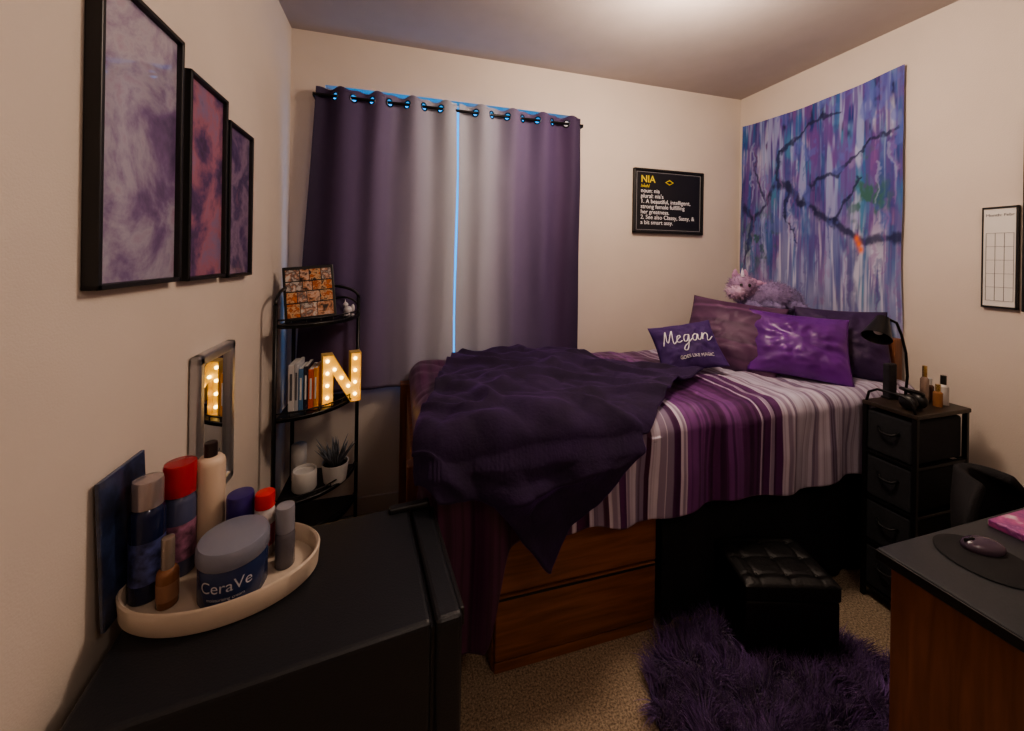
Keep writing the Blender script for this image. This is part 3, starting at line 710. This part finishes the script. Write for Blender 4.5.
for k in range(4):
    bl.append((t/2,.03+k*.058)); bl.append((w-t/2,.03+k*.058))
for k in (1,2,3): bl.append((t/2+(w-t)*k/4,hh-.03-(hh-.06)*k/4))
np_=[side,fo]+[ell('bulb_%d'%i,(a-w/2,-.016,b_),(.008,.008,.008),M_bulb,seg=12) for i,(a,b_) in enumerate(bl)]
group('marquee_letter',np_,loc=(-.268,2.035,.707),rotz=math.radians(16))
# candle, plant, towel
group('candle_jar',[lathe('jar',[(0,0),(.048,0),(.052,.006),(.052,.085),(.048,.09),(.045,.088),(.045,.075),(0,.075)],(-.41,1.98,.336),mat('jar_white',(.62,.6,.58),.35),40)])
group('rolled_towel',[tube('roll',[(-.455,2.075,.336),(-.455,2.075,.50)],.033,mat('towel_white',(.45,.43,.42),.9,bump=.6,bscale=300),24)])
pot=[lathe('pot',[(0,0),(.045,0),(.05,.004),(.060,.09),(.056,.09),(.053,.075),(0,.075)],(-.285,2.015,.336),mat('pot_white',(.6,.58,.57),.45),40),
     lathe('soil',[(0,.076),(.053,.076)],(-.285,2.015,.336),mat('soil',(.05,.03,.02),.95),24)]
M_leaf=mat('aloe_leaf',(.10,.11,.13),.5,var=.4,vscale=50)
for i in range(60):
    a=i*2.399; l=random.uniform(.06,.12); k=random.uniform(.15,.8); b0=Vector((-.285+.025*math.cos(a),2.015+.025*math.sin(a),.41))
    pts=[b0+Vector((math.cos(a)*k*l*(s**1.3),math.sin(a)*k*l*(s**1.3),l*s)) for s in (0,.25,.5,.75,1)]
    pot.append(tube('leaf_%d'%i,pts,.006,M_leaf,6,radii=[.003,.0045,.004,.003,.0005]))
group('potted_succulent',pot)

# ---------------------------------------------------------------- drawer tower
tx0,tx1,ty0,ty1,tz=1.93,2.235,1.005,1.172,.82
M_fab=mat('drawer_fabric',(.018,.020,.026),.85,bump=.5,bscale=400,var=.2,vscale=60)
tp=[]
for (a,b_) in ((tx0,ty0),(tx1,ty0),(tx0,ty1),(tx1,ty1)):
    tp.append(bx('post',a-.008,a+.008,b_-.008,b_+.008,0,tz,M_blkmetal,.002))
tp.append(bx('top',tx0-.012,tx1+.012,ty0-.012,ty1+.008,tz-.005,tz+.012,wood('dark_top',(.02,.015,.012),(.05,.035,.025)),.003))
nd=4; dh=(tz-.06)/nd
for i in range(nd):
    z0=.05+i*dh
    tp.append(bx('drawer_%d'%i,tx0-.004,tx1-.01,ty0+.006,ty1-.006,z0+.008,z0+dh-.012,M_fab,.010,3))
    tp.append(tube('pull_%d'%i,[(tx0-.004,(ty0+ty1)/2-.035,z0+dh*.62),(tx0-.020,(ty0+ty1)/2-.02,z0+dh*.55),(tx0-.022,(ty0+ty1)/2,z0+dh*.53),(tx0-.020,(ty0+ty1)/2+.02,z0+dh*.55),(tx0-.004,(ty0+ty1)/2+.035,z0+dh*.62)],.005,M_blkmetal,8))
    for yy in (ty0,ty1): tp.append(bx('rail',tx0,tx1,yy-.006,yy+.006,z0-.006,z0+.006,M_blkmetal,.001))
    for xx in (tx0,tx1): tp.append(bx('rail',xx-.006,xx+.006,ty0,ty1,z0-.006,z0+.006,M_blkmetal,.001))
tp.append(tube('top_rail',[(tx0,ty0,tz),(tx0,ty0+.01,tz+.05),(tx0,ty0+.04,tz+.07),(tx0,ty1-.04,tz+.07),(tx0,ty1-.01,tz+.05),(tx0,ty1,tz)],.005,M_blkmetal))
group('drawer_tower',tp)
zt=tz+.012
lb=Vector((2.10,1.13,zt)); hd=Vector((1.935,1.13,1.148))
dirh=Vector((-.62,-.15,-.75)).normalized(); q=Vector((0,0,-1)).rotation_difference(dirh).to_matrix().to_4x4()
group('desk_lamp',[lathe('base',[(0,0),(.042,0),(.045,.006),(.04,.014),(.01,.018),(0,.018)],lb,M_blkmetal,32),
  tube('arm',[lb+Vector((0,0,.01)),lb+Vector((.012,0,.10)),lb+Vector((.0,0,.20)),lb+Vector((-.03,0,.28)),lb+Vector((-.08,-.01,.335)),hd+Vector((.028,.005,.045))],.005,M_blkmetal,10),
  lathe('shade',[(.012,.055),(.022,.05),(.026,.03),(.050,-.05),(.047,-.05),(.022,.025),(0,.03)],hd,M_blkmetal,36,mtx=q),
  ell('bulb',hd+dirh*.015,(.018,.018,.018),M_white)])
def sbot(name,x,y,r,h,b1,c1):
    group(name,[lathe('body',[(0,0),(r,0),(r,h*.62),(r*.5,h*.7),(0,h*.7)],(x,y,zt),b1,24),lathe('cap',[(0,h*.69),(r*.55,h*.69),(r*.55,h),(0,h)],(x,y,zt),c1,20)])
gold=C_('gold_cap',(.7,.5,.2),.25,metal=.9)
sbot('nail_polish_bottle',2.14,1.045,.015,.09,C_('amber2',(.30,.14,.06),.1),gold)
sbot('spray_bottle',2.195,1.055,.017,.12,C_('white2',(.5,.47,.45),.3),C_('blk2',(.02,.02,.02),.3))
sbot('serum_bottle',2.165,1.10,.014,.15,C_('clear2',(.3,.22,.18),.1),gold)
sbot('lotion_bottle',2.218,1.11,.014,.09,C_('brown3',(.12,.06,.04),.2),C_('white3',(.6,.6,.6),.3))
group('small_speaker',[bx('case',2.035,2.085,1.150,1.176,zt,zt+.15,mat('speaker_cloth',(.02,.02,.028),.6,bump=.4,bscale=400),.006,3),bx('base',2.03,2.09,1.146,1.178,zt,zt+.008,M_black,.002)])
group('coiled_headphones',[tube('band',[(2.00+.035*math.cos(t),1.055+.03*math.sin(t),zt+.045+.035*math.sin(t*.5)) for t in [2*pi*i/24 for i in range(24)]],.007,M_black,8,closed=True),
   ell('cup_1',(1.97,1.05,zt+.03),(.022,.03,.03),M_black),ell('cup_2',(2.03,1.05,zt+.03),(.022,.03,.03),M_black)])

# ---------------------------------------------------------------- wall calendar + framed board beside it
cy0,cy1,cz0,cz1=.925,1.026,1.240,1.660
cal=[bx('board',XR-.012,XR-.001,cy0,cy1,cz0,cz1,M_white,.002)]
for a,b_,c_,d_ in ((cy0,cy1,cz0,cz0+.008),(cy0,cy1,cz1-.008,cz1),(cy0,cy0+.006,cz0,cz1),(cy1-.004,cy1,cz0,cz1)): cal.append(bx('edge',XR-.016,XR-.001,a,b_,c_,d_,M_black,.001))
M_line=mat('calendar_ink',(.20,.20,.22),.6)
for i in range(6): cal.append(bx('h%d'%i,XR-.0135,XR-.011,cy0+.012,cy1-.012,cz0+.03+i*.056,cz0+.0312+i*.056,M_line,0))
for i in range(4): y=cy0+.012+(cy1-cy0-.024)*i/3; cal.append(bx('v%d'%i,XR-.0135,XR-.011,y-.0005,y+.0005,cz0+.03,cz0+.31,M_line,0))
cal.append(text('month','Month: Febr',.016,M_line,Matrix.Translation((XR-.013,cy1-.010,cz1-.04))@Matrix.Rotation(-pi/2,4,'Z')@Matrix.Rotation(pi/2,4,'X')))
group('wall_calendar',cal)
group('bulletin_board',[bx('cork',XR-.02,XR-.001,.40,.895,1.25,2.03,mat('board_grey',(.10,.10,.11),.7)),
  bx('frame_1',XR-.03,XR-.001,.895,.910,1.235,2.045,M_black),bx('frame_2',XR-.03,XR-.001,.385,.40,1.235,2.045,M_black),
  bx('frame_3',XR-.03,XR-.001,.40,.895,1.235,1.25,M_black),bx('frame_4',XR-.03,XR-.001,.40,.895,2.03,2.045,M_black)])

# ---------------------------------------------------------------- desk
dt=[bx('top',1.10,XR-.005,.02,.643,.712,.742,mat('desk_laminate',(.024,.028,.034),.38,var=.15,vscale=200),.005,3),
    bx('edge_band',1.098,1.104,.02,.643,.716,.738,M_black,.001),
    bx('side_left',1.12,1.145,.04,.625,0,.712,M_cherryV,.003),bx('side_right',XR-.04,XR-.015,.04,.625,0,.712,M_cherryV,.003),
    bx('modesty',1.145,XR-.04,.05,.07,.25,.712,M_cherry,.003),bx('apron',1.145,XR-.04,.59,.61,.64,.712,M_cherry,.003)]
group('desk',dt)
group('mouse_pad',[lathe('pad',[(0,0),(.080,0),(.083,.002),(.080,.004),(0,.004)],(1.30,.548,.742),mat('mouse_mat',(.006,.006,.008),.8),48)])
M_mouse=mat('mouse_shell',(.07,.05,.08),.25)
group('computer_mouse',[ell('shell',(0,0,.004),(.045,.026,.020),M_mouse),ell('wheel',(-.024,0,.022),(.006,.003,.004),M_black),bx('seam',-.042,-.01,-.0006,.0006,.014,.0215,M_black,0)],loc=(1.335,.568,.748),rotz=math.radians(-20))
group('notebook',[box('cover',(1.575,.545,.751),(.20,.15,.018),art('notebook_cover',2.2,[(.6,.5,.55),(.40,.08,.25),(.20,.04,.20),(.65,.3,.5)],20,.3),.003),box('pages',(1.575,.545,.751),(.194,.152,.012),M_white,.001)])

# ---------------------------------------------------------------- chair
chx,chy=1.92,.80
M_ch=mat('chair_fabric',(.010,.010,.013),.8,bump=.4,bscale=300)
def fback(u,v):
    a=(u-.5)*2
    hw=.190*(1-max(0,(v-.25)/.75)**2.2*.62)
    x=chx+math.sin(a*1.0)*hw/.84
    y=chy+.04-.09*(a*a)+.03*v
    return (x,y,.46+.235*v+.02*(1-a*a)*v)
cp=[grid('backrest',fback,30,20,M_ch,thick=.035,off=0)]
sb=cp[0].modifiers.new('ss','SUBSURF'); sb.levels=1; sb.render_levels=1
cp.append(lathe('seat',[(0,.40),(.19,.40),(.215,.415),(.22,.44),(.20,.465),(.10,.472),(0,.472)],(chx,chy-.17,0),M_ch,40))
cp.append(tube('column',[(chx,chy-.17,.06),(chx,chy-.17,.41)],.022,M_blkmetal,16))
cp.append(tube('back_bar',[(chx,chy-.05,.40),(chx,chy+.055,.42),(chx,chy+.065,.58)],.014,M_blkmetal,10))
for i in range(5):
    a=2*pi*i/5+.3; e_=(chx+.20*math.cos(a),chy-.17+.20*math.sin(a))
    cp.append(tube('leg_%d'%i,[(chx,chy-.17,.085),(e_[0],e_[1],.06)],.014,M_blkmetal,8)); cp.append(ell('caster_%d'%i,(e_[0],e_[1],.027),(.02,.02,.027),M_black,seg=14))
group('office_chair',cp)

# ---------------------------------------------------------------- ottoman
M_lea=mat('black_leather',(.007,.007,.008),.5,bump=.2,bscale=120)
W=.335;D=.25;Ht=.285
def flid(u,v):
    x=(u-.5)*W; y=(v-.5)*D
    e=min(1,min(u,1-u)*12)**.5*min(1,min(v,1-v)*10)**.5
    z=Ht-.02+.016*e
    for i in range(3):
        for j in range(3):
            dx=x-(i-1)*W/3.1; dy=y-(j-1)*D/3.1; z-=.006*math.exp(-(dx*dx+dy*dy)/.0004)
    gx=min(abs(x-(k)*W/3.1) for k in (-1,0,1)); gy=min(abs(y-(k)*D/3.1) for k in (-1,0,1))
    z-=.0025*e*(math.exp(-gx*gx/.00004)+math.exp(-gy*gy/.00004))
    return (x,y,z)
op=[bx('body',-W/2+.004,W/2-.004,-D/2+.004,D/2-.004,.0,Ht-.075,M_lea,.008,3),bx('lid_side',-W/2,W/2,-D/2,D/2,Ht-.072,Ht-.014,M_lea,.010,3),grid('lid_top',flid,90,70,M_lea)]
for i in range(3):
    for j in range(3): op.append(ell('button_%d%d'%(i,j),((i-1)*W/3.1,(j-1)*D/3.1,Ht-.010),(.007,.007,.003),M_lea,seg=12))
group('tufted_ottoman',op,loc=(1.378,1.14,.013),rotz=math.radians(-17))

# ---------------------------------------------------------------- shag rug
M_rug=attr_mat('shag_pile',.85,.3)
RC=Vector((1.215,.925,0)); rx,ry=.45,.30; ra=math.radians(-14)
SP=[];SN=[];SL=[];SC=[];SW=[]
for k in range(18000):
    a=random.uniform(0,2*pi); r_=math.sqrt(random.random()); edge=1+.06*nz(math.cos(a)*2,math.sin(a)*2,5)
    lx=rx*r_*math.cos(a)*edge; ly=ry*r_*math.sin(a)*edge
    x=RC.x+lx*math.cos(ra)-ly*math.sin(ra); y=RC.y+lx*math.sin(ra)+ly*math.cos(ra)
    cxk=nz(x*14,y*14,1); cyk=nz(x*14,y*14,9)
    dxo=x-1.378; dyo=y-1.14; co,so=math.cos(math.radians(17)),math.sin(math.radians(17))
    lxo=dxo*co-dyo*so; lyo=dxo*so+dyo*co
    if abs(lxo)<W/2 and abs(lyo)<D/2: continue
    SP.append((x,y,.012)); out=(Vector((x,y,0))-RC)
    SN.append((cxk*1.6+out.x*1.0,cyk*1.6+out.y*1.0,.8)); SL.append(random.uniform(.05,.085)); SW.append(.0018)
    f=random.uniform(.6,1.4)*(1+.6*nz(x*16,y*16,4)); SC.append([.125*f,.068*f,.215*f])
pile=strands('pile',SP,SN,SL,SW,SC,M_rug,.55,.35)
pts=[]
for i in range(64):
    a=2*pi*i/64; edge=1+.06*nz(math.cos(a)*2,math.sin(a)*2,5); lx=rx*math.cos(a)*edge; ly=ry*math.sin(a)*edge
    pts.append((RC.x+lx*math.cos(ra)-ly*math.sin(ra),RC.y+lx*math.sin(ra)+ly*math.cos(ra)))
V=[(p[0],p[1],.001) for p in pts]+[(p[0],p[1],.012) for p in pts]
F=[tuple(range(63,-1,-1)),tuple(range(64,128))]+[(i,(i+1)%64,64+(i+1)%64,64+i) for i in range(64)]
base=obj_from('backing',V,F,mat('rug_backing',(.05,.03,.10),.95))
group('shag_rug',[base,pile])

# ---------------------------------------------------------------- daylight outside
w=bpy.data.worlds.new('World'); scn.world=w; w.use_nodes=True
w.node_tree.nodes['Background'].inputs[0].default_value=(.012,.36,1,1); w.node_tree.nodes['Background'].inputs[1].default_value=2.0
# ---------------------------------------------------------------- camera
cd=bpy.data.cameras.new('camera'); cam=bpy.data.objects.new('camera',cd); COL.objects.link(cam)
cd.sensor_width=36; cd.lens=387/1024*36; cd.shift_y=-108.5/1024; cd.clip_start=.02
cam.matrix_world=Matrix.Translation((0,0,1.42))@Matrix.Rotation(math.radians(-16.1),4,'Z')@Matrix.Rotation(pi/2,4,'X')@Matrix.Rotation(math.radians(.9),4,'Z')
scn.camera=cam
